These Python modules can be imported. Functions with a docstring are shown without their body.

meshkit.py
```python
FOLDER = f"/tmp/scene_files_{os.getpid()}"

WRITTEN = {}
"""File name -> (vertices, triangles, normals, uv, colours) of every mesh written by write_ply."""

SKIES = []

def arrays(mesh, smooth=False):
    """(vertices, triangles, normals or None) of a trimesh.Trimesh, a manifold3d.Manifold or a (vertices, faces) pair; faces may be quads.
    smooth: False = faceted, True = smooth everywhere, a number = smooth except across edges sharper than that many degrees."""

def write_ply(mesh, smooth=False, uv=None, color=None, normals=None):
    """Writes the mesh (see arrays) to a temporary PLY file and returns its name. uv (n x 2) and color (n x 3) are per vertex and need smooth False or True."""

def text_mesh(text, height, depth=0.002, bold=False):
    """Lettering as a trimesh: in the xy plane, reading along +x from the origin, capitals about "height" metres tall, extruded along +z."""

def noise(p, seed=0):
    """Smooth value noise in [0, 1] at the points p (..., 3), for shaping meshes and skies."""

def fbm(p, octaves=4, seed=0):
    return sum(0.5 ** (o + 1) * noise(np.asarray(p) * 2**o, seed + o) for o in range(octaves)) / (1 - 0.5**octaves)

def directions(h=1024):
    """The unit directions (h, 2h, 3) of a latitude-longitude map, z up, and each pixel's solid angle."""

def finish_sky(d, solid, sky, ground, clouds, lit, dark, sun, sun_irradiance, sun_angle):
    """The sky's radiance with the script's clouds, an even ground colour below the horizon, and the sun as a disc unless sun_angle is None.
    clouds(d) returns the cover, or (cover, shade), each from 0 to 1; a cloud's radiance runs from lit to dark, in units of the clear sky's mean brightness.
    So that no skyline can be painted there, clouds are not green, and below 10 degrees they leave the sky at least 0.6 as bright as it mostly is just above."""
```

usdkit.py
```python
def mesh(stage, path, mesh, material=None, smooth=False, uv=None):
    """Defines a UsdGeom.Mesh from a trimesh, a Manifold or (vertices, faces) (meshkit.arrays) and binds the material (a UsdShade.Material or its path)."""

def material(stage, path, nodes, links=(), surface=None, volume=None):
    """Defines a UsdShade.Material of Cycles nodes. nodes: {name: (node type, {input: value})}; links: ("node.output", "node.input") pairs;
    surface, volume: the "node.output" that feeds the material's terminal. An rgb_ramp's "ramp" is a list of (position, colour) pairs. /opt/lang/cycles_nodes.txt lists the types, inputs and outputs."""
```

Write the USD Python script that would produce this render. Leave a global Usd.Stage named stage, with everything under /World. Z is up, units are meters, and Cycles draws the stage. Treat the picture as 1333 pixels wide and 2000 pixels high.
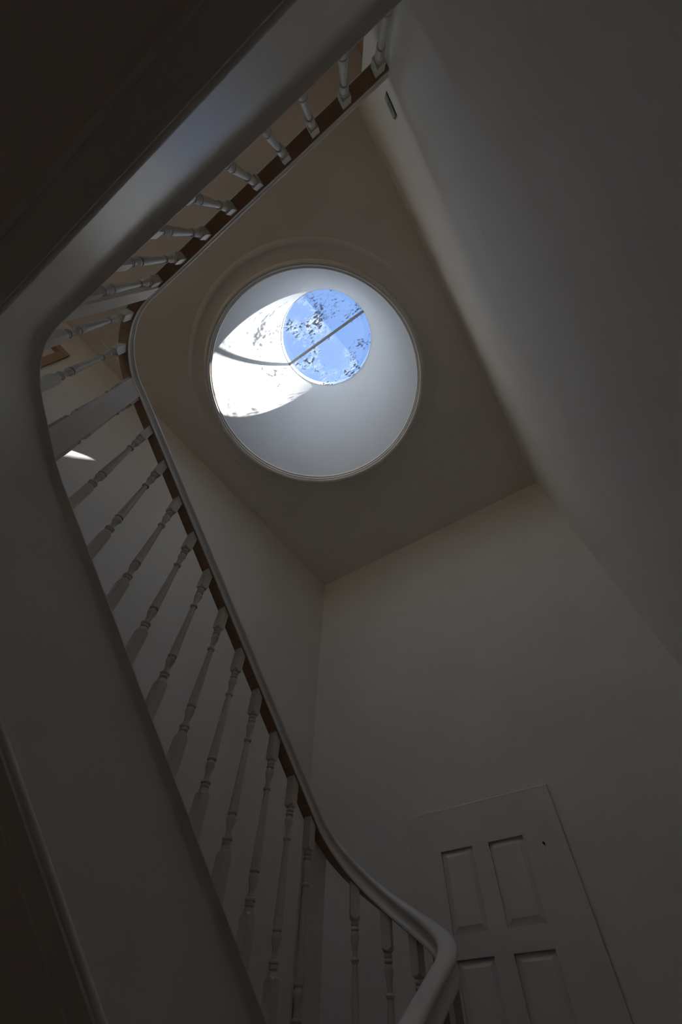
import math
import numpy as np, trimesh, manifold3d as m3, usdkit
from pxr import Usd, UsdGeom, UsdLux, UsdShade, Gf, Sdf
from scipy.interpolate import PchipInterpolator

stage = Usd.Stage.CreateInMemory()
UsdGeom.SetStageUpAxis(stage, UsdGeom.Tokens.z)
UsdGeom.SetStageMetersPerUnit(stage, 1.0)
UsdGeom.Xform.Define(stage, '/World')
ZO = 1.75                      # height of the lens above the ground floor; every z below is measured from the lens

# ------------------------------------------------------------------ camera
W, Hpx, FPX = 1333.0, 2000.0, 801.7
ROT = np.array([0.55697063, 0.18748342, -0.56571835])          # world -> lens (x right, y down, z forward), rotation vector
def rotvec(v):
    a = np.linalg.norm(v); k = v / a
    K = np.array([[0, -k[2], k[1]], [k[2], 0, -k[0]], [-k[1], k[0], 0]])
    return np.eye(3) + math.sin(a) * K + (1 - math.cos(a)) * K @ K
RM = rotvec(ROT)
cam = UsdGeom.Camera.Define(stage, '/World/camera')
cam.CreateFocalLengthAttr(24.0 * FPX / W)
cam.CreateHorizontalApertureAttr(24.0)
cam.CreateVerticalApertureAttr(36.0)
cam.CreateClippingRangeAttr(Gf.Vec2f(0.02, 1000))
right, up, back = RM[0], -RM[1], -RM[2]
M = Gf.Matrix4d(*right, 0, *up, 0, *back, 0, 0, 0, ZO, 1)
cam.AddTransformOp().Set(M)
EXPOSURE = 1.35
cam.CreateExposureAttr(EXPOSURE)

# ------------------------------------------------------------------ sky and sun
SUN = np.array([-0.452, -0.292, -0.843]); SUN /= np.linalg.norm(SUN)      # the way the sunlight travels
SUN_POWER, SKY_POWER = 21500.0, 4.1
dome = UsdLux.DomeLight.Define(stage, '/World/sky')
dome.CreateIntensityAttr(1.0)
skymat = usdkit.material(stage, '/World/Looks/sky_look', {
    's': ('sky_texture', {'sky_type': 'hosek_wilkie', 'sun_disc': False, 'turbidity': 2.5, 'ground_albedo': 0.3, 'sun_direction': tuple(-SUN)}),
    'b': ('background_shader', {'strength': SKY_POWER})}, [('s.color', 'b.color')], surface='b.background')
UsdShade.MaterialBindingAPI.Apply(dome.GetPrim()).Bind(skymat)
sun = UsdLux.DistantLight.Define(stage, '/World/sun')
sun.CreateIntensityAttr(SUN_POWER)
sun.CreateAngleAttr(0.53)
sun.CreateColorAttr(Gf.Vec3f(1.0, 0.965, 0.92))
zb = -SUN; xb = np.cross([0, 0, 1.0], zb); xb /= np.linalg.norm(xb); yb = np.cross(zb, xb)
sun.AddTransformOp().Set(Gf.Matrix4d(*xb, 0, *yb, 0, *zb, 0, 0, 0, 8, 1))

# ------------------------------------------------------------------ materials
def paint(name, col, rough=0.6, bump=0.0, bscale=6.0, var=0.06, spec=0.3):
    nodes = {'g': ('texture_coordinate', {}),
             'n': ('noise_texture', {'scale': bscale, 'detail': 4.0}),
             'r': ('rgb_ramp', {'ramp': [(0.3, tuple(c * (1 - var) for c in col)), (0.7, tuple(min(1, c * (1 + var)) for c in col))]}),
             'p': ('principled_bsdf', {'roughness': rough, 'specular_ior_level': spec})}
    links = [('g.object', 'n.vector'), ('n.fac', 'r.fac'), ('r.color', 'p.base_color')]
    if bump:
        nodes['n2'] = ('noise_texture', {'scale': bscale * 7, 'detail': 5.0})
        nodes['b'] = ('bump', {'strength': bump, 'distance': 0.004})
        links += [('g.object', 'n2.vector'), ('n2.fac', 'b.height'), ('b.normal', 'p.normal')]
    return usdkit.material(stage, '/World/Looks/' + name, nodes, links, surface='p.BSDF')

def wood(name, a, b, rough=0.45, scale=(3, 3, 40)):
    return usdkit.material(stage, '/World/Looks/' + name, {
        'g': ('texture_coordinate', {}), 'm': ('mapping', {'scale': scale}),
        'n': ('noise_texture', {'scale': 3.0, 'detail': 6.0, 'distortion': 0.6}),
        'r': ('rgb_ramp', {'ramp': [(0.3, a), (0.7, b)]}),
        'p': ('principled_bsdf', {'roughness': rough})},
        [('g.object', 'm.vector'), ('m.vector', 'n.vector'), ('n.fac', 'r.fac'), ('r.color', 'p.base_color')], surface='p.BSDF')

WALL = paint('wall_paint', (0.885, 0.825, 0.775), 0.75, 0.12, 2.5, 0.03)
CEIL = paint('ceiling_paint', (0.89, 0.824, 0.772), 0.8, 0.1, 2.5, 0.03)
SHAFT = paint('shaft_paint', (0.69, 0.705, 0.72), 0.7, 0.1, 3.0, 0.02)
GLOSS = paint('woodwork_paint', (0.86, 0.815, 0.765), 0.42, 0.06, 4.0, 0.03, 0.5)
DOORP = paint('door_paint', (0.85, 0.755, 0.71), 0.5, 0.05, 4.0, 0.03, 0.4)
BROWN = wood('brown_wood', (0.40, 0.24, 0.145), (0.52, 0.33, 0.21))
FLOOR = wood('floor_wood', (0.24, 0.14, 0.09), (0.33, 0.20, 0.13), 0.5, (2, 30, 2))
BALP = paint('baluster_paint', (0.74, 0.675, 0.60), 0.45, 0.05, 5.0, 0.03, 0.4)
DARK = paint('dark_metal', (0.05, 0.048, 0.045), 0.5)
PLASTIC = paint('switch_plastic', (0.42, 0.41, 0.385), 0.4, var=0.01)
BAR = paint('bar_paint', (0.30, 0.30, 0.30), 0.5)

def glass(name, light, dark, lightamt, darkamt, streak):
    """Window glass that lets the sun through, with its dust (pale, glowing where lit from behind) and dark dirt."""
    nodes = {
        'g': ('texture_coordinate', {}),
        'm': ('mapping', {'scale': streak, 'rotation': (0, 0, 0.12)}),
        'a2': ('math', {'math_type': 'multiply'}),
        'n1': ('noise_texture', {'scale': 15.0, 'detail': 8.0, 'roughness': 0.8}),
        'n2': ('noise_texture', {'scale': 2.2, 'detail': 3.0}),
        'n3': ('noise_texture', {'scale': 22.0, 'detail': 5.0, 'roughness': 0.65}),
        'a1': ('math', {'math_type': 'multiply'}),
        'r1': ('rgb_ramp', {'ramp': light}),
        'r2': ('rgb_ramp', {'ramp': dark}),
        'f1': ('rgb_to_bw', {}), 'f2': ('rgb_to_bw', {}),
        's1': ('math', {'math_type': 'multiply', 'value2': lightamt}),
        's2': ('math', {'math_type': 'multiply', 'value2': darkamt}),
        't': ('transparent_bsdf', {'color': (0.97, 0.985, 0.99)}),
        'gl': ('glossy_bsdf', {'roughness': 0.02}),
        'fr': ('fresnel', {'IOR': 1.45}),
        'mx': ('mix_closure', {}),
        'tr': ('translucent_bsdf', {'color': (0.85, 0.86, 0.86)}),
        'df': ('diffuse_bsdf', {'color': (0.10, 0.09, 0.08)}),
        'm1': ('mix_closure', {}), 'm2': ('mix_closure', {})}
    links = [('g.object', 'm.vector'), ('m.vector', 'n1.vector'), ('g.object', 'n2.vector'), ('m.vector', 'n3.vector'),
             ('n1.fac', 'a1.value1'), ('n2.fac', 'a1.value2'), ('a1.value', 'r1.fac'), ('n3.fac', 'a2.value1'), ('n2.fac', 'a2.value2'), ('a2.value', 'r2.fac'),
             ('r1.color', 'f1.color'), ('r2.color', 'f2.color'), ('f1.val', 's1.value1'), ('f2.val', 's2.value1'),
             ('t.BSDF', 'mx.closure1'), ('gl.BSDF', 'mx.closure2'), ('fr.fac', 'mx.fac'),
             ('mx.closure', 'm1.closure1'), ('tr.BSDF', 'm1.closure2'), ('s1.value', 'm1.fac'),
             ('m1.closure', 'm2.closure1'), ('df.BSDF', 'm2.closure2'), ('s2.value', 'm2.fac')]
    return usdkit.material(stage, '/World/Looks/' + name, nodes, links, surface='m2.closure')

G = lambda v: (v, v, v)
GLASS_DUSTY = glass('dusty_glass', [(0.0, G(0.05)), (0.25, G(0.08)), (0.33, G(0.30)), (0.41, G(1.0))],
                    [(0.0, G(0)), (0.31, G(0)), (0.345, G(1))], 0.20, 0.7, (1.0, 1.9, 1))
GLASS_CLEAR = glass('clear_glass', [(0.0, G(0.02)), (0.36, G(0.03)), (0.5, G(0.15))],
                    [(0.0, G(0)), (0.29, G(0.02)), (0.335, G(0.35)), (0.37, G(1))], 0.2, 0.65, (1.0, 1.9, 1))

PANE = usdkit.material(stage, '/World/Looks/window_glass', {'t': ('transparent_bsdf', {'color': (.97, .87, .745)}), 'g': ('glossy_bsdf', {'roughness': .02}), 'f': ('fresnel', {'IOR': 1.45}), 'm': ('mix_closure', {})},
                       [('t.BSDF', 'm.closure1'), ('g.BSDF', 'm.closure2'), ('f.fac', 'm.fac')], surface='m.closure')
GROUND = paint('paving', (0.24, 0.22, 0.19), 0.9, var=0.1)

# ------------------------------------------------------------------ helpers
used = {}
def numbered(parent, name):
    k = (str(parent), name); used[k] = used.get(k, -1) + 1
    return name if used[k] == 0 else f'{name}_{used[k]:03d}'

class Thing:
    def __init__(s, name, base=(0, 0, 0), label=None, cat=None, kind=None, group=None):
        s.base = np.array(base, float)
        s.path = '/World/' + numbered('/World', name)
        x = UsdGeom.Xform.Define(stage, s.path)
        x.AddTranslateOp().Set(Gf.Vec3d(*(s.base + [0, 0, ZO])))
        s.prim = x.GetPrim(); tag(s.prim, label, cat, kind, group)

def tag(p, label=None, cat=None, kind=None, group=None):
    for k, v in (('label', label), ('category', cat), ('kind', kind), ('group', group)):
        if v: p.SetCustomDataByKey(k, v)

def vf(mesh):
    if hasattr(mesh, 'to_mesh'):
        m = mesh.to_mesh(); return np.array(m.vert_properties[:, :3], float), np.array(m.tri_verts)
    if isinstance(mesh, (tuple, list)):
        return np.asarray(mesh[0], float), np.asarray(mesh[1], int)
    return np.array(mesh.vertices), np.array(mesh.faces)

def part(name, mesh, mat, parent=None, smooth=False, label=None, cat=None, kind=None, group=None):
    """One mesh of the scene. parent: a Thing, or a (path, base) of a part; None = top level."""
    v, f = vf(mesh)
    if f.shape[1] == 4:
        f = np.vstack([f[:, [0, 1, 2]], f[:, [0, 2, 3]]])
    if parent is None: pp, base = '/World', np.array([0, 0, -ZO])
    elif isinstance(parent, Thing): pp, base = parent.path, parent.base
    else: pp, base = parent
    path = pp + '/' + numbered(pp, name)
    g = usdkit.mesh(stage, path, trimesh.Trimesh(v - base, f, process=False), mat, smooth=smooth)
    tag(g.GetPrim(), label, cat, kind, group)
    return path, base

def box(x0, x1, y0, y1, z0, z1):
    m = trimesh.creation.box(bounds=[[min(x0, x1), min(y0, y1), min(z0, z1)], [max(x0, x1), max(y0, y1), max(z0, z1)]])
    return m

def bevel_box(x0, x1, y0, y1, z0, z1, b=0.003):
    xs, ys, zs = sorted((x0, x1)), sorted((y0, y1)), sorted((z0, z1))
    pts = []
    for i in (0, 1):
        for j in (0, 1):
            for k in (0, 1):
                s = np.array([1 if i == 0 else -1, 1 if j == 0 else -1, 1 if k == 0 else -1]) * b
                c = np.array([xs[i], ys[j], zs[k]])
                for d in ([0, 1, 1], [1, 0, 1], [1, 1, 0]):
                    pts.append(c + s * d)
    return trimesh.convex.convex_hull(np.array(pts))

def joined(*ms):
    vs, fs, n = [], [], 0
    for m in ms:
        v, f = vf(m)
        if f.shape[1] == 4: f = np.vstack([f[:, [0, 1, 2]], f[:, [0, 2, 3]]])
        vs.append(v); fs.append(f + n); n += len(v)
    return np.vstack(vs), np.vstack(fs)

def sweep(frames, profile, closed=True):
    """frames: (n, 2 + 2 + 1): plan x, y, the normal towards the well, and the height; profile: polygon of (towards the well, up). Capped ends."""
    prof = np.asarray(profile, float); k = len(prof)
    V = np.concatenate([np.stack([fr[0] + fr[2] * prof[:, 0], fr[1] + fr[3] * prof[:, 0], fr[4] + prof[:, 1]], 1) for fr in frames])
    return grid(V, len(frames), k, closed)

def grid(V, n, k, closed=True, caps=True):
    F = []
    for i in range(n - 1):
        for j in range(k if closed else k - 1):
            a, b = i * k + j, i * k + (j + 1) % k
            F += [(a, b, b + k), (a, b + k, a + k)]
    if closed and caps:
        import mapbox_earcut as ec
    return np.asarray(V), np.array(F)

def cap_fan(V, F, n, k, prof):
    """Caps a swept polygon at both ends (triangulated in the profile's plane)."""
    p = np.asarray(prof, float)
    tri = triangulate(p)
    F = list(map(tuple, F))
    for t in tri:
        F.append((t[0], t[2], t[1])); o = (n - 1) * k
        F.append((o + t[0], o + t[1], o + t[2]))
    return V, np.array(F)

def triangulate(p):
    idx = list(range(len(p))); out = []
    area = sum(p[i][0] * p[(i + 1) % len(p)][1] - p[(i + 1) % len(p)][0] * p[i][1] for i in range(len(p)))
    sgn = 1 if area > 0 else -1
    cr = lambda a, b, c: (b[0] - a[0]) * (c[1] - a[1]) - (b[1] - a[1]) * (c[0] - a[0])
    guard = 0
    while len(idx) > 3 and guard < 10000:
        guard += 1
        for q in range(len(idx)):
            i, j, k = idx[q - 1], idx[q], idx[(q + 1) % len(idx)]
            if sgn * cr(p[i], p[j], p[k]) <= 1e-14: continue
            if any(sgn * cr(p[i], p[j], p[m]) > -1e-14 and sgn * cr(p[j], p[k], p[m]) > -1e-14 and sgn * cr(p[k], p[i], p[m]) > -1e-14 for m in idx if m not in (i, j, k)):
                continue
            out.append((i, j, k) if sgn > 0 else (i, k, j)); idx.pop(q); break
        else:
            break
    if len(idx) == 3: out.append(tuple(idx) if sgn > 0 else (idx[0], idx[2], idx[1]))
    return out

def swept(frames, profile):
    p = np.asarray(profile, float)
    V = np.concatenate([np.stack([fr[0] + fr[2] * p[:, 0], fr[1] + fr[3] * p[:, 0], fr[4] + p[:, 1]], 1) for fr in frames])
    n, k = len(frames), len(p); F = []
    for i in range(n - 1):
        for j in range(k):
            a, b = i * k + j, i * k + (j + 1) % k
            F += [(a, b, b + k), (a, b + k, a + k)]
    V, F = cap_fan(V, F, n, k, p)
    m = trimesh.Trimesh(V, F, process=False); trimesh.repair.fix_normals(m)
    return m

def swept2(frames, profiles):
    """As swept(), with a profile of its own (same point count) in each frame."""
    k = len(profiles[0]); n = len(frames)
    V = np.concatenate([np.stack([fr[0] + fr[2] * p[:, 0], fr[1] + fr[3] * p[:, 0], p[:, 1]], 1) for fr, p in zip(frames, profiles)])
    F = []
    for i in range(n - 1):
        for j in range(k):
            a, b = i * k + j, i * k + (j + 1) % k
            F += [(a, b, b + k), (a, b + k, a + k)]
    V, F = cap_fan(V, F, n, k, profiles[0])
    m = trimesh.Trimesh(V, F, process=False); trimesh.repair.fix_normals(m)
    return m

def lathe_manifold(prof, seg=24):
    """A solid of revolution about z from a list of (radius, z), z rising."""
    pts = [(0.0, prof[0][1])] + [(r, z) for r, z in prof] + [(0.0, prof[-1][1])]
    return m3.CrossSection([pts]).revolve(seg)

# ------------------------------------------------------------------ the room
CZ = 4.0                                 # ceiling
XR, XL0, XL1 = 0.508, -2.465, -2.335      # right wall; left wall at y = -0.66 and at the back
YB, YC = 2.985, -0.66                     # back wall; where both side walls stop on the gallery
FLZ = -ZO
SC = np.array([-0.9187, 0.7842])          # centre of the round skylight
R1, R2, SZ = 1.003, 0.645, 6.28           # shaft radius at the ceiling, at the glass; height of the glass

def lx(y): return XL0 + (XL1 - XL0) * (y - YC) / (YB - YC)

def prism(poly, z0, z1):
    import shapely
    return trimesh.creation.extrude_polygon(shapely.Polygon(poly), z1 - z0, engine='earcut').apply_translation([0, 0, z0])

part('wall_left', prism([(lx(YC), YC), (lx(YB + .1), YB + .1), (lx(YB) - .15, YB + .1), (XL0 - .15, YC)], FLZ, CZ), WALL, kind='structure', label='pale plastered wall beside the upper stair flight, lit by a wedge of sun')
wr = part('wall_right', box(XR, XR + .12, YC, YB + .1, FLZ, CZ), WALL, kind='structure', label='tall pale wall that fills the right of the view, brightest along its top')
part('wall_back', box(-2.7, XR + .12, YB, YB + .15, FLZ, CZ), WALL, kind='structure', label='pale end wall that carries the panelled door')
WINS = ((-2.00, -.20, 2.66, 3.92), (-1.24, -.60, -.75, .22))      # the gallery window and the hall window in the end wall, behind the camera
import shapely
def wall_with_holes(x0, x1, z0, z1, holes, ya, yb):
    g = shapely.box(x0, z0, x1, z1)
    for h in holes: g = g.difference(shapely.box(h[0], h[2], h[1], h[3]))
    m = trimesh.creation.extrude_polygon(g, yb - ya, engine='earcut')
    m.apply_transform(np.array([[1, 0, 0, 0], [0, 0, -1, yb], [0, 1, 0, 0], [0, 0, 0, 1.0]]))
    return m
part('wall_front', wall_with_holes(-3.6, 1.6, FLZ, CZ, WINS, -3.0, -2.88), WALL, kind='structure', label='end wall behind the camera with a hall window and a gallery window')
part('floor', box(-3.6, 1.6, -3.0, YB + .1, FLZ - .1, FLZ), FLOOR, kind='structure', label='brown wooden floor of the hall below')

import shapely
def circ(c, r, n=96): return shapely.Polygon([(c[0] + r * math.cos(t), c[1] + r * math.sin(t)) for t in np.linspace(0, 2 * math.pi, n, endpoint=False)])
ceil_poly = shapely.box(-3.6, -3.0, 1.6, YB + .15).difference(circ(SC, R1 + .008))
part('ceiling', trimesh.creation.extrude_polygon(ceil_poly, .12, engine='earcut').apply_translation([0, 0, CZ]), CEIL, kind='structure', label='flat plaster ceiling around the round skylight')

# a soft plaster fillet along the top of the right wall
def fillet(x, y0, y1, r, n=8):
    V, prof = [], [(0.0, 0.0), (0.0, -r)] + [(-r + r * math.cos(t), -r + r * math.sin(t)) for t in np.linspace(0, math.pi / 2, n)][1:]
    fr = [(x, y, 1, 0, CZ) for y in (y0, y1)]
    return swept(fr, [(a, b) for a, b in prof])
part('trim_1', swept([(XR, y, 1, 0, CZ + .001) for y in np.linspace(YC, YB, 12)],
                     [(.002, 0), (.002, -.03)] + [(-.03 + .03 * math.cos(t), -.03 + .03 * math.sin(t)) for t in np.linspace(0.15, math.pi / 2 - .15, 7)] + [(-.03, 0)]), CEIL, smooth=50,
     kind='structure', label='soft rounded plaster fillet between ceiling and right wall')
# flat boards on the ceiling along the two side walls
part('trim_2', bevel_box(.384, XR + .01, .94, YB + .01, CZ - .007, CZ + .01, .003), CEIL, kind='structure', label='flat ceiling board along the right wall, ending short of the skylight')
part('trim_3', prism([(-2.322, YC), (-2.322, YB), (lx(YB) - .02, YB), (lx(YC) - .02, YC)], CZ - .007, CZ + .01), CEIL, kind='structure', label='tapering flat ceiling board along the left wall')

# raised plaster collar around the skylight
def ring(prof, seg=128, c=SC):
    """A closed ring: profile polygon of (radius, z)."""
    p = np.asarray(prof, float); k = len(p); V = []
    for t in np.linspace(0, 2 * math.pi, seg, endpoint=False):
        V.append(np.stack([c[0] + p[:, 0] * math.cos(t), c[1] + p[:, 0] * math.sin(t), p[:, 1]], 1))
    V = np.concatenate(V); F = []
    for i in range(seg):
        for j in range(k):
            a, b = i * k + j, i * k + (j + 1) % k; i2 = (i + 1) % seg
            c_, d = i2 * k + j, i2 * k + (j + 1) % k
            F += [(a, c_, d), (a, d, b)]
    m = trimesh.Trimesh(V, F, process=False); trimesh.repair.fix_normals(m)
    return m

# ------------------------------------------------------------------ the round skylight
sky = Thing('window_1', (SC[0], SC[1], CZ), 'round skylight at the top of a white conical shaft in the ceiling', kind='structure')
prof = []
for z in np.linspace(CZ - .004, SZ - .16, 14): prof.append((R1 + (R2 - R1) * (z - CZ) / (SZ - CZ), z))
z0r = prof[-1][0]
for t in np.linspace(0.15, 1, 6): prof.append((z0r + (R2 + .004 - z0r) * t, SZ - .16 + .16 * t))
outer = [(r + .03, z) for r, z in prof][::-1]
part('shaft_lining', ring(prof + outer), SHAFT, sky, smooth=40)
Zc = CZ
part('rim_moulding', ring([(R1 - .001, Zc + .02), (R1 - .014, Zc + .014), (R1 - .014, Zc - .006), (R1 - .002, Zc - .010), (R1 - .001, Zc - .024), (R1 - .005, Zc - .027), (R1 - .005, Zc - .036), (R1 + .004, Zc - .039), (R1 + .006, Zc - .050), (R1 + .013, Zc - .059),
                           (R1 + .026, Zc - .063), (R1 + .038, Zc - .060), (R1 + .042, Zc - .053), (R1 + .048, Zc - .051), (R1 + .052, Zc - .042), (R1 + .054, Zc + .01), (R1 + .01, Zc + .02)]), GLOSS, sky, smooth=25, label='painted bead around the foot of the shaft')
part('plaster_collar', ring([(R1 + .055, Zc + .01), (R1 + .055, Zc - .003), (R1 + .15, Zc - .003), (R1 + .16, Zc - .007), (R1 + .19, Zc - .007), (R1 + .21, Zc - .0005), (R1 + .21, Zc + .01)]), CEIL, sky, smooth=60)
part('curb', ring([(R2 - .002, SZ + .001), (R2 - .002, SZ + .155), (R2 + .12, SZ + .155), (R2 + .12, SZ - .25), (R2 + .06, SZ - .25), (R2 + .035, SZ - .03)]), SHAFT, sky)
LAPX0, LAPX1 = -.857, -.696               # the lap of the two layers of glass crosses the bar
disc = circ(SC, R2 + .01)
def lapx(y): return LAPX0 + (LAPX1 - LAPX0) * (y - .141) / (1.364 - .141)
left = shapely.Polygon([(-3, -2), (lapx(-2), -2), (lapx(3), 3), (-3, 3)])
right_ = shapely.Polygon([(lapx(-2), -2), (2, -2), (2, 3), (lapx(3), 3)])
BY = .760
low, high = shapely.box(-3, -2, 2, BY - .004), shapely.box(-3, BY + .004, 2, 3)
for side, mat, lab, dz in ((left, GLASS_DUSTY, 'glass pane with pale sunlit dust', 0), (right_, GLASS_CLEAR, 'clearer glass pane with dark specks', .008)):
    for half in (low, high):
        g = disc.intersection(side).intersection(half)
        part('pane', trimesh.creation.extrude_polygon(g, .006, engine='earcut').apply_translation([0, 0, SZ + .012 + dz]), mat, sky, label=lab)
part('glazing_bar', bevel_box(SC[0] - R2 - .02, SC[0] + R2 + .02, BY - .017, BY + .017, SZ - .012, SZ + .035, .003), BAR, sky, label='dark straight bar across the glass')

# ------------------------------------------------------------------ the sash window on the gallery, and the ground outside
for k, (WX0, WX1, WZ0, WZ1) in enumerate(WINS):
    w2 = Thing(f'window_{k + 2}', ((WX0 + WX1) / 2, -2.94, WZ0), 'painted sash window in the end wall ' + ('on the gallery' if k == 0 else 'of the hall below'), kind='structure')
    for a, b, c, d in ((WX0, WX0 + .05, WZ0, WZ1), (WX1 - .05, WX1, WZ0, WZ1), (WX0 + .05, WX1 - .05, WZ1 - .05, WZ1), (WX0 + .05, WX1 - .05, WZ0, WZ0 + .06), (WX0 + .05, WX1 - .05, (WZ0 + WZ1) / 2 - .02, (WZ0 + WZ1) / 2 + .02)):
        part('frame', bevel_box(a, b, -2.97, -2.91, c, d, .004), GLOSS, w2)
    for c, d in ((WZ0 + .06, (WZ0 + WZ1) / 2 - .02), ((WZ0 + WZ1) / 2 + .02, WZ1 - .05)):
        part('pane', box(WX0 + .05, WX1 - .05, -2.945, -2.941, c, d), PANE, w2)
    part('sill', bevel_box(WX0 - .05, WX1 + .05, -2.88, -2.80, WZ0 - .04, WZ0 - .001, .005), GLOSS, w2)
part('ground', box(-40, 40, -45, 40, FLZ - .35, FLZ - .25), GROUND, kind='structure', label='paved ground outside the house')

# ------------------------------------------------------------------ plan of the well: where the balusters stand
GY, FX = -.487, -1.575                    # gallery run, flight run
AC, AR = np.array([-1.205, -.117]), .37   # upper turn
YE, BR = 2.051, .324                      # lower turn
GX0 = XR - .001
L1 = GX0 - AC[0]; L2 = AR * math.pi / 2; L3 = YE - AC[1]; L4 = BR * math.pi; L5 = 1.75
S1, S2, S3, S4, S5 = L1, L1 + L2, L1 + L2 + L3, L1 + L2 + L3 + L4, L1 + L2 + L3 + L4 + L5
def plan(s):
    """Point, normal towards the well."""
    if s <= S1: return GX0 - s, GY, 0.0, 1.0
    if s <= S2:
        a = -math.pi / 2 - (s - S1) / AR
        return AC[0] + AR * math.cos(a), AC[1] + AR * math.sin(a), -math.cos(a), -math.sin(a)
    if s <= S3: return FX, AC[1] + (s - S2), 1.0, 0.0
    if s <= S4:
        a = math.pi - (s - S3) / BR
        return FX + BR + BR * math.cos(a), YE + BR * math.sin(a), -math.cos(a), -math.sin(a)
    return FX + 2 * BR, YE - (s - S4), -1.0, 0.0
def s_arc(deg): return S1 + AR * math.radians(-90 - deg)     # deg from -90 to -180
def s_fl(y): return S2 + y - AC[1]
def s_ga(x): return GX0 - x

def curve(pts): 
    p = sorted(pts); return PchipInterpolator([a for a, b in p], [b for a, b in p])
rl = lambda y: 2.492 - .7715 * y
st = lambda y: 1.600 - .755 * y
bo = lambda y: .979 - .722 * y
RAIL = curve([(0, 2.665), (s_ga(.0), 2.715), (s_ga(-.5), 2.755), (s_ga(-.95), 2.815), (s_arc(-100), 2.825), (s_arc(-125), 2.785), (s_arc(-148), 2.714), (s_arc(-173), 2.61)] +
             [(s_fl(y), rl(y)) for y in (-.05, .1, .4, .8, 1.2, 1.6, 1.95)] +
             [(S3, rl(YE)), (S3 + L4 / 2, rl(YE) - .36), (S4, rl(YE) - .632), (S4 + .8, rl(YE) - .632 - .45), (S5, rl(YE) - .632 - .563 * L5)])
TOP = curve([(0, 1.99), (s_ga(.0), 1.98), (s_ga(-.7), 1.94), (s_arc(-95), 1.91), (s_arc(-117), 1.889), (s_arc(-137), 1.862), (s_arc(-158), 1.812), (s_arc(-176), 1.735)] +
            [(s_fl(y), st(y)) for y in (-.02, .2, .6, 1.0, 1.4, 1.8)] +
            [(S3, st(YE)), (S3 + L4 / 2, st(YE) - .36), (S4, st(YE) - .632), (S4 + .8, st(YE) - 1.08), (S5, st(YE) - .632 - .563 * L5)])
BOT = curve([(0, 1.466), (s_ga(-1.0), 1.462), (s_arc(-100), 1.44), (s_arc(-140), 1.30), (s_arc(-170), 1.13)] +
            [(s_fl(y), bo(y)) for y in (0.0, .3, .7, 1.1, 1.5, 1.8)] +
            [(S3, bo(YE)), (S3 + L4 / 2, bo(YE) - .36), (S4, bo(YE) - .632), (S4 + .8, bo(YE) - 1.08), (S5, bo(YE) - .632 - .563 * L5)])

def frames(s0, s1, zf, step=.03):
    out = []
    edges = [s0] + [s for s in (S1, S2, S3, S4) if s0 < s < s1] + [s1]
    for a, b in zip(edges[:-1], edges[1:]):
        curved = (a >= S1 - 1e-6 and b <= S2 + 1e-6) or (a >= S3 - 1e-6 and b <= S4 + 1e-6)
        n = max(2, int((b - a) / (.02 if curved else .08)) + 1)
        out += list(np.linspace(a, b, n))[:-1]
    out.append(s1)
    return [(*plan(s), float(zf(s))) for s in out], out

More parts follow.
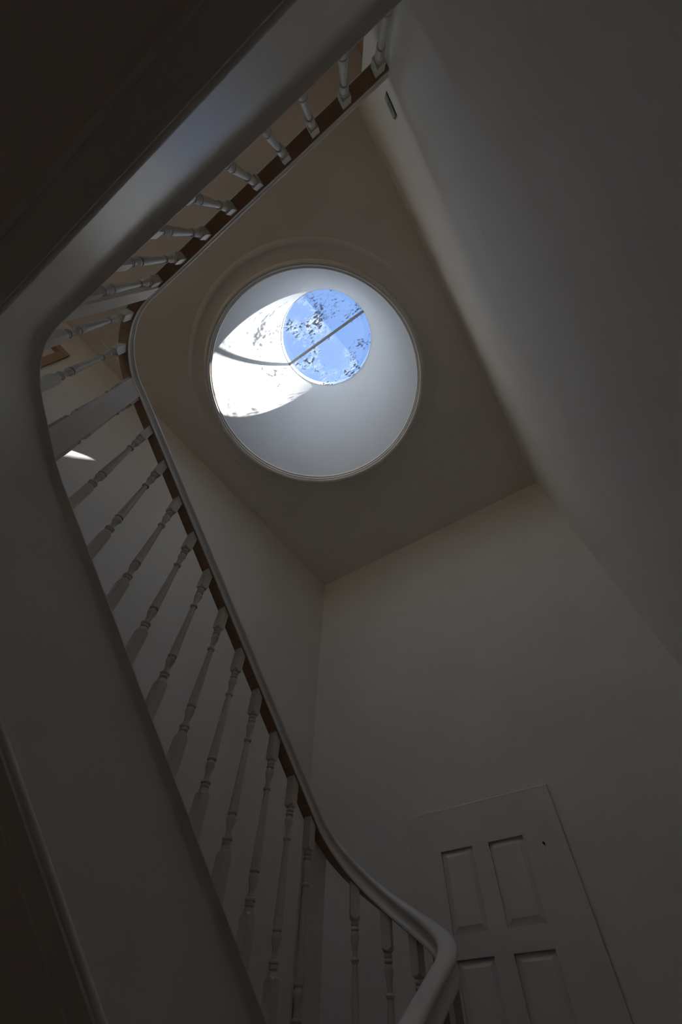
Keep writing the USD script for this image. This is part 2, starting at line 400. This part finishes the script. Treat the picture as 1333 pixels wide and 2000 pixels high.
SJ = s_arc(-142)                          # the joint between the gallery fascia and the stair string
def string_parts(s0, s1, owner):
    fr, ss = frames(s0, s1, TOP)
    body = [np.array([(0.0, BOT(s) + .012), (0.0, TOP(s) - .037), (-.085, TOP(s) - .037), (-.085, BOT(s) + .012)]) for s in ss]
    part('string' if owner is stair else 'fascia', swept2(fr, body), GLOSS, owner, smooth=30)
    cap = [(0.0, -.038), (.001, -.032), (.004, -.027), (.009, -.022), (.016, -.017), (.034, -.0075), (.0355, -.005), (.0355, -.0015), (.034, 0), (-.09, 0), (-.09, -.038)]
    part('capping', swept(fr, cap), GLOSS, owner, smooth=40, label='moulded capping under the balusters')
    fb, _ = frames(s0, s1, BOT)
    bead = [(0.0, .030), (.006, .029), (.011, .024), (.013, .016), (.011, .008), (.005, .003), (.0, .002), (.0, -.008), (-.012, -.010), (-.10, -.010), (-.10, .014), (-.002, .014)]
    part('lower_moulding', swept(fb, bead), GLOSS, owner, smooth=40, label='rounded bead along the lower edge')

landing = Thing('gallery_landing', (-.4, -1.6, 1.5), 'curved pale gallery landing with moulded fascia across the top of the stairwell', 'landing')
stair = Thing('staircase', (-1.9, .9, FLZ), 'closed-string staircase flight with a deep pale string along the left', 'staircase')
string_parts(0.0, SJ, landing)
string_parts(SJ, S5, stair)

# gallery: soffit, floor, the small bead where the soffit starts
ss = list(np.linspace(0, S1, 30)) + list(np.linspace(S1, SJ, 16))[1:]
inner = [(plan(s)[0] - .075 * plan(s)[2], plan(s)[1] - .075 * plan(s)[3]) for s in ss]
poly = shapely.Polygon(inner + [(lx(inner[-1][1]) + .004, inner[-1][1]), (lx(YC) + .004, YC), (XL0 + .004, -2.876), (XR - .003, -2.876), (XR - .003, inner[0][1])])
part('soffit', trimesh.creation.extrude_polygon(poly, .03, engine='earcut').apply_translation([0, 0, 1.475]), CEIL, landing, label='dark plaster underside of the landing')
part('landing_floor', trimesh.creation.extrude_polygon(poly, .06, engine='earcut').apply_translation([0, 0, 1.69]), FLOOR, landing)
fb, _ = frames(0.0, SJ, BOT)
bead2 = [(-.100, .02), (-.100, -.012), (-.104, -.016), (-.112, -.017), (-.119, -.012), (-.122, .0), (-.122, .02)]
part('soffit_bead', swept(fb, bead2), GLOSS, landing, smooth=40)
# stair: sloping soffit from the string to the left wall, its bead, and the carcass of steps
fb, sb = frames(SJ, S3, BOT)
part('soffit_bead', swept(fb, bead2), GLOSS, stair, smooth=40)
V = []
for fr in fb:
    x, y = fr[0] - .095 * fr[2], fr[1] - .095 * fr[3]
    xo = min(x - .02, lx(max(y, YC)) + .004)
    V += [(x, y, fr[4] + .005), (xo, y, fr[4] + .005), (xo, y, fr[4] + .03), (x, y, fr[4] + .03)]
n = len(fb); F = []
for i in range(n - 1):
    for j in range(4):
        a, b = i * 4 + j, i * 4 + (j + 1) % 4; F += [(a, b, b + 4), (a, b + 4, a + 4)]
F += [(0, 2, 1), (0, 3, 2), (4 * n - 4, 4 * n - 3, 4 * n - 2), (4 * n - 4, 4 * n - 2, 4 * n - 1)]
sof = trimesh.Trimesh(V, F, process=False); trimesh.repair.fix_normals(sof)
part('soffit', sof, CEIL, stair, smooth=40, label='dark plaster underside of the flight')
nst, y0, y1, rise = 11, -.13, 2.05, .1495
for i in range(nst):
    ya, yb2 = y0 + (y1 - y0) * i / nst, y0 + (y1 - y0) * (i + 1) / nst
    zz = 1.50 - rise * i
    part('tread', box(lx(1) + .05, FX - .088, ya, yb2 + .018, zz - .03, zz), FLOOR, stair)
    part('riser', box(lx(1) + .05, FX - .088, yb2 - .014, yb2 - .001, zz - rise + .001, zz - .031), GLOSS, stair)

# half landing at the back, low, behind the lower turn
part('half_landing', box(lx(2.5) + .05, XR - .002, 2.42, YB - .002, -.86, -.80), FLOOR, stair)

# ------------------------------------------------------------------ balustrade
bal = Thing('balustrade', (FX, .9, 0), 'pale turned-baluster balustrade with a moulded handrail sweeping around the stairwell', 'balustrade')
rh = [(.033, .0), (.035, .003), (.035, .012), (.032, .017), (.027, .021), (.0245, .028), (.0235, .038), (.0245, .048), (.028, .056), (.034, .061), (.038, .067), (.039, .075), (.036, .084), (.030, .090), (.020, .095), (.008, .097)]
rp = rh + [(-a_, b_) for a_, b_ in rh[::-1]]
fr, _ = frames(0.0, S5, RAIL)
hr = part('handrail', swept(fr, rp), GLOSS, bal, smooth=35, label='moulded painted handrail')
part('underside', swept(fr, [(-.030, -.0025), (.030, -.0025), (.031, .001), (-.031, .001)]), BROWN, hr, smooth=30, label='bare brown wooden underside of the handrail')

SQ = .045
def baluster(s, z0, z1):
    x, y, nx, ny = plan(s); L = z1 - z0
    T = lambda t: z1 - .016 - t
    turned = [(.004, 0.735), (.0215, .727), (.0200, .712), (.0200, .709), (.0135, .706), (.0135, .703), (.0190, .701), (.0195, .694), (.0190, .691), (.0160, .689), (.0215, .686), (.0225, .682), (.0215, .678), (.0145, .675), (.0122, .660), (.0132, .645), (.0175, .628), (.0215, .614), (.0205, .604), (.0160, .598), (.0145, .594),
              (.0205, .592), (.0222, .587), (.0205, .582), (.0195, .580), (.0200, .552), (.0200, .549), (.0180, .547), (.0195, .544), (.0185, .50), (.0160, .40), (.0132, .29), (.0124, .279), (.0175, .277), (.0198, .271), (.0175, .265), (.0120, .263), (.0112, .250), (.0135, .232),
              (.0180, .212), (.0208, .200), (.0195, .189), (.0150, .180), (.0130, .177), (.0180, .175), (.0198, .170), (.0180, .165), (.0135, .163), (.0135, .160), (.0175, .158), (.0192, .153), (.0175, .148), (.0150, .146), (.0150, .143), (.0215, .139), (.0215, .125)]
    turn = lathe_manifold([(r, T(t)) for r, t in turned], 24)
    def block(za, zb2, shoulder_at):                       # a square block whose shoulder is turned off round
        b = m3.Manifold.cube([SQ, SQ, zb2 - za]).translate([-SQ / 2, -SQ / 2, za])
        q = SQ * .7071 + .001
        if shoulder_at == 'low': pr = [(.0205, za), (.0235, za + .0015), (.0275, za + .005), (q, za + .012), (q, zb2)]
        else: pr = [(q, za), (q, zb2 - .016), (.0290, zb2 - .008), (.0250, zb2 - .003), (.0205, zb2)]
        return b ^ lathe_manifold(pr, 32)
    parts_ = [turn, block(T(.137), z1, 'low')]
    if L > .75: parts_.append(block(z0 - .03, T(.722), 'high'))
    m = m3.Manifold.batch_boolean(parts_, m3.OpType.Add)
    sl = float(TOP(s + .01) - TOP(s - .01)) / .02
    nv = np.array([0, -sl, 1.0]) / math.hypot(sl, 1)
    m = m.trim_by_plane(nv.tolist(), float(nv[2] * z0))
    return m.rotate([0, 0, math.degrees(math.atan2(ny, nx))]).translate([x, y, 0])

gx = [.465, .285, .103, -.074, -.260, -.448, -.647, -.858, -1.066]
ba = [s_ga(v) for v in gx] + [s_arc(-113.5), s_arc(-143.5)] + [s_fl(v) for v in (-.165, -.068, .125, .320, .516, .706, .897, 1.089, 1.285, 1.476, 1.671, 1.863, 2.035)]
ba += [S3 + v for v in (.277, .430, .575, .73, .88)] + [S4 + v for v in (.02, .21)]
for s in ba:
    part('baluster', baluster(s, float(TOP(s)) - .003, float(RAIL(s)) + .028), BALP, bal, smooth=32)
def plank(s, n0, n1, w):
    V, q = [], np.linspace(s - w / 2, s + w / 2, 5)
    for c in q:
        x, y, nx, ny = plan(c)
        for nn, zz in ((n0, float(TOP(c)) - .002), (n1, float(TOP(c)) - .002), (n1, float(RAIL(c)) + .008), (n0, float(RAIL(c)) + .008)):
            V.append((x + nn * nx, y + nn * ny, zz))
    F = []
    for i in range(4):
        for j in range(4):
            a, b = i * 4 + j, i * 4 + (j + 1) % 4; F += [(a, b, b + 4), (a, b + 4, a + 4)]
    F += [(0, 2, 1), (0, 3, 2), (16, 17, 18), (16, 18, 19)]
    m = trimesh.Trimesh(V, F, process=False); trimesh.repair.fix_normals(m)
    return m
part('post', plank(s_ga(-1.148), .008, .032, .115), GLOSS, bal, label='flat plank post between the turned balusters')
part('post', plank(s_fl(-.118), .018, .033, .118), GLOSS, bal, label='flat plank post between the turned balusters')
part('post', plank(S3 + .055, -.034, -.022, .15), GLOSS, bal, label='flat plank post between the turned balusters')

# ------------------------------------------------------------------ the panelled door in the back wall
door = Thing('door_1', (-.98, YB, -.8), 'painted panelled door in the back wall, lower right, behind the foot of the handrail', kind='structure')
DX0, DX1, DZ1, DZ0 = -1.467, -.506, 1.198, -.79
yf, yd = YB - .022, YB - .001             # face of the frame, back of the leaf
px = [(-1.252, -1.045), (-.942, -.732)]
pz = [(.620, .987), (-.12, .527), (-.62, -.22)]
def flat(x0, x1, z0, z1): return box(x0, x1, yf, yd, z0, z1)
part('stile', flat(DX0, px[0][0], DZ0, DZ1), DOORP, door); part('stile', flat(px[1][1], DX1, DZ0, DZ1), DOORP, door)
rails = [(pz[0][1], DZ1), (pz[1][1], pz[0][0]), (pz[2][1], pz[1][0]), (DZ0, pz[2][0])]
for a, b in rails: part('rail', box(px[0][0] - .0005, px[1][1] + .0005, yf, yd, a, b), DOORP, door)
for a, b in pz: part('mullion', box(px[0][1], px[1][0], yf, yd, a - .0005, b + .0005), DOORP, door)
for x0, x1 in px:
    for z0, z1 in pz:
        ym, b = YB - .004, .032
        o = [(x0, z0), (x1, z0), (x1, z1), (x0, z1)]; i = [(x0 + b, z0 + b), (x1 - b, z0 + b), (x1 - b, z1 - b), (x0 + b, z1 - b)]
        V = [(x, ym, z) for x, z in o] + [(x, YB - .017, z) for x, z in i] + [(x, YB - .0005, z) for x, z in o]
        F = [(0, 1, 5), (0, 5, 4), (1, 2, 6), (1, 6, 5), (2, 3, 7), (2, 7, 6), (3, 0, 4), (3, 4, 7), (4, 5, 6), (4, 6, 7)] + [(8, 10, 9), (8, 11, 10)]
        for k in range(4): F += [(k, 8 + k, 8 + (k + 1) % 4), (k, 8 + (k + 1) % 4, (k + 1) % 4)]
        m = trimesh.Trimesh(V, F, process=False); trimesh.repair.fix_normals(m)
        part('panel', m, DOORP, door)
eb = trimesh.creation.cylinder(radius=.007, height=DX1 - DX0 + .006, sections=16); eb.apply_transform(trimesh.transformations.rotation_matrix(math.pi / 2, [0, 1, 0])); eb.apply_translation([(DX0 + DX1) / 2, yf + .006, DZ1 + .003])
part('head_bead', eb, GLOSS, door, smooth=40, label='thin rounded bead along the top of the door')
hk = trimesh.creation.cylinder(radius=.006, height=.012, sections=16); hk.apply_transform(trimesh.transformations.rotation_matrix(math.pi / 2, [1, 0, 0])); hk.apply_translation([-.627, yf - .002, .930])
part('peg', hk, DARK, door, smooth=40, label='tiny dark peg near the top corner')

# ------------------------------------------------------------------ doorways at the two ends of the gallery
d2 = Thing('door_2', (XL0, -1.1, 1.752), 'doorway with brown wooden frame at the head of the stairs', kind='structure')
part('jamb', bevel_box(XL0 - .09, XL0 + .012, -.725, YC - .003, 1.752, 3.60, .003), BROWN, d2)
part('jamb', bevel_box(XL0 - .09, XL0 + .012, -1.60, -1.54, 1.752, 3.60, .003), BROWN, d2)
part('head', bevel_box(XL0 - .09, XL0 + .012, -1.60, YC - .003, 3.602, 3.67, .003), BROWN, d2)
part('leaf', bevel_box(XL0 - .07, XL0 - .03, -1.54, -.725, 1.757, 3.60, .002), DOORP, d2)
part('wall_left', box(XL0 - .15, XL0, -3.0, -1.60, FLZ, CZ), WALL, kind='structure', label='stretch of left wall beyond the gallery doorway')
part('wall_left', box(XL0 - .15, XL0, -1.60, YC, 3.672, CZ), WALL, kind='structure', label='strip of left wall above the gallery doorway')
part('wall_left', box(XL0 - .15, XL0, -1.60, YC, FLZ, 1.752), WALL, kind='structure', label='part of left wall below the gallery doorway')
d3 = Thing('door_3', (.66, -1.1, 1.752), 'brown wooden door in the recess at the right end of the gallery', kind='structure')
part('leaf', bevel_box(.63, .66, -1.60, -.72, 1.757, 3.93, .003), BROWN, d3)
part('jamb', bevel_box(.61, .67, -.72, YC - .002, 1.757, 3.99, .003), BROWN, d3)
part('wall_right', box(.67, .79, -3.0, YC, 1.4, CZ), WALL, kind='structure', label='recessed stretch of right wall on the gallery')
part('wall_right', box(XR, XR + .3, -3.0, YC, FLZ, 1.4), WALL, kind='structure', label='lower stretch of right wall below the gallery')

# ------------------------------------------------------------------ light switch by the end of the gallery rail
sw = Thing('light_switch', (XR, -.385, 2.96), 'small flat light switch on the right wall below the end of the gallery rail', 'light switch')
pl = part('plate', bevel_box(XR - .010, XR, -.437, -.337, 2.925, 3.005, .003), PLASTIC, sw)
part('backing', bevel_box(XR - .0035, XR, -.441, -.333, 2.921, 3.009, .001), DARK, sw, label='dark edge behind the plate')
part('rocker', bevel_box(XR - .014, XR - .009, -.405, -.369, 2.945, 2.985, .002), PLASTIC, sw)
# faint scuffs on the right wall
for (ya, za), (yb2, zb2), w, mt in (((.21, 2.206), (.353, 2.193), .004, 'd'), ((.18, 2.30), (.25, 2.295), .003, 'd'), ((.18, .932), (.212, .935), .004, 'l')):
    d = np.array([yb2 - ya, zb2 - za]); nrm = np.array([-d[1], d[0]]) / np.linalg.norm(d) * w / 2
    q = shapely.Polygon([(ya + nrm[0], za + nrm[1]), (yb2, zb2), (ya - nrm[0], za - nrm[1]), (ya - d[0] * .1, za - d[1] * .1)])
    m = trimesh.creation.extrude_polygon(q, .0004, engine='earcut')
    m.apply_transform(np.array([[0, 0, 1, XR - .0003], [1, 0, 0, 0], [0, 1, 0, 0], [0, 0, 0, 1.0]]))
    part('scuff', m, paint('scuff_dark', (.66, .62, .58)) if mt == 'd' else paint('scuff_light', (.97, .96, .94)), (wr[0], wr[1]))
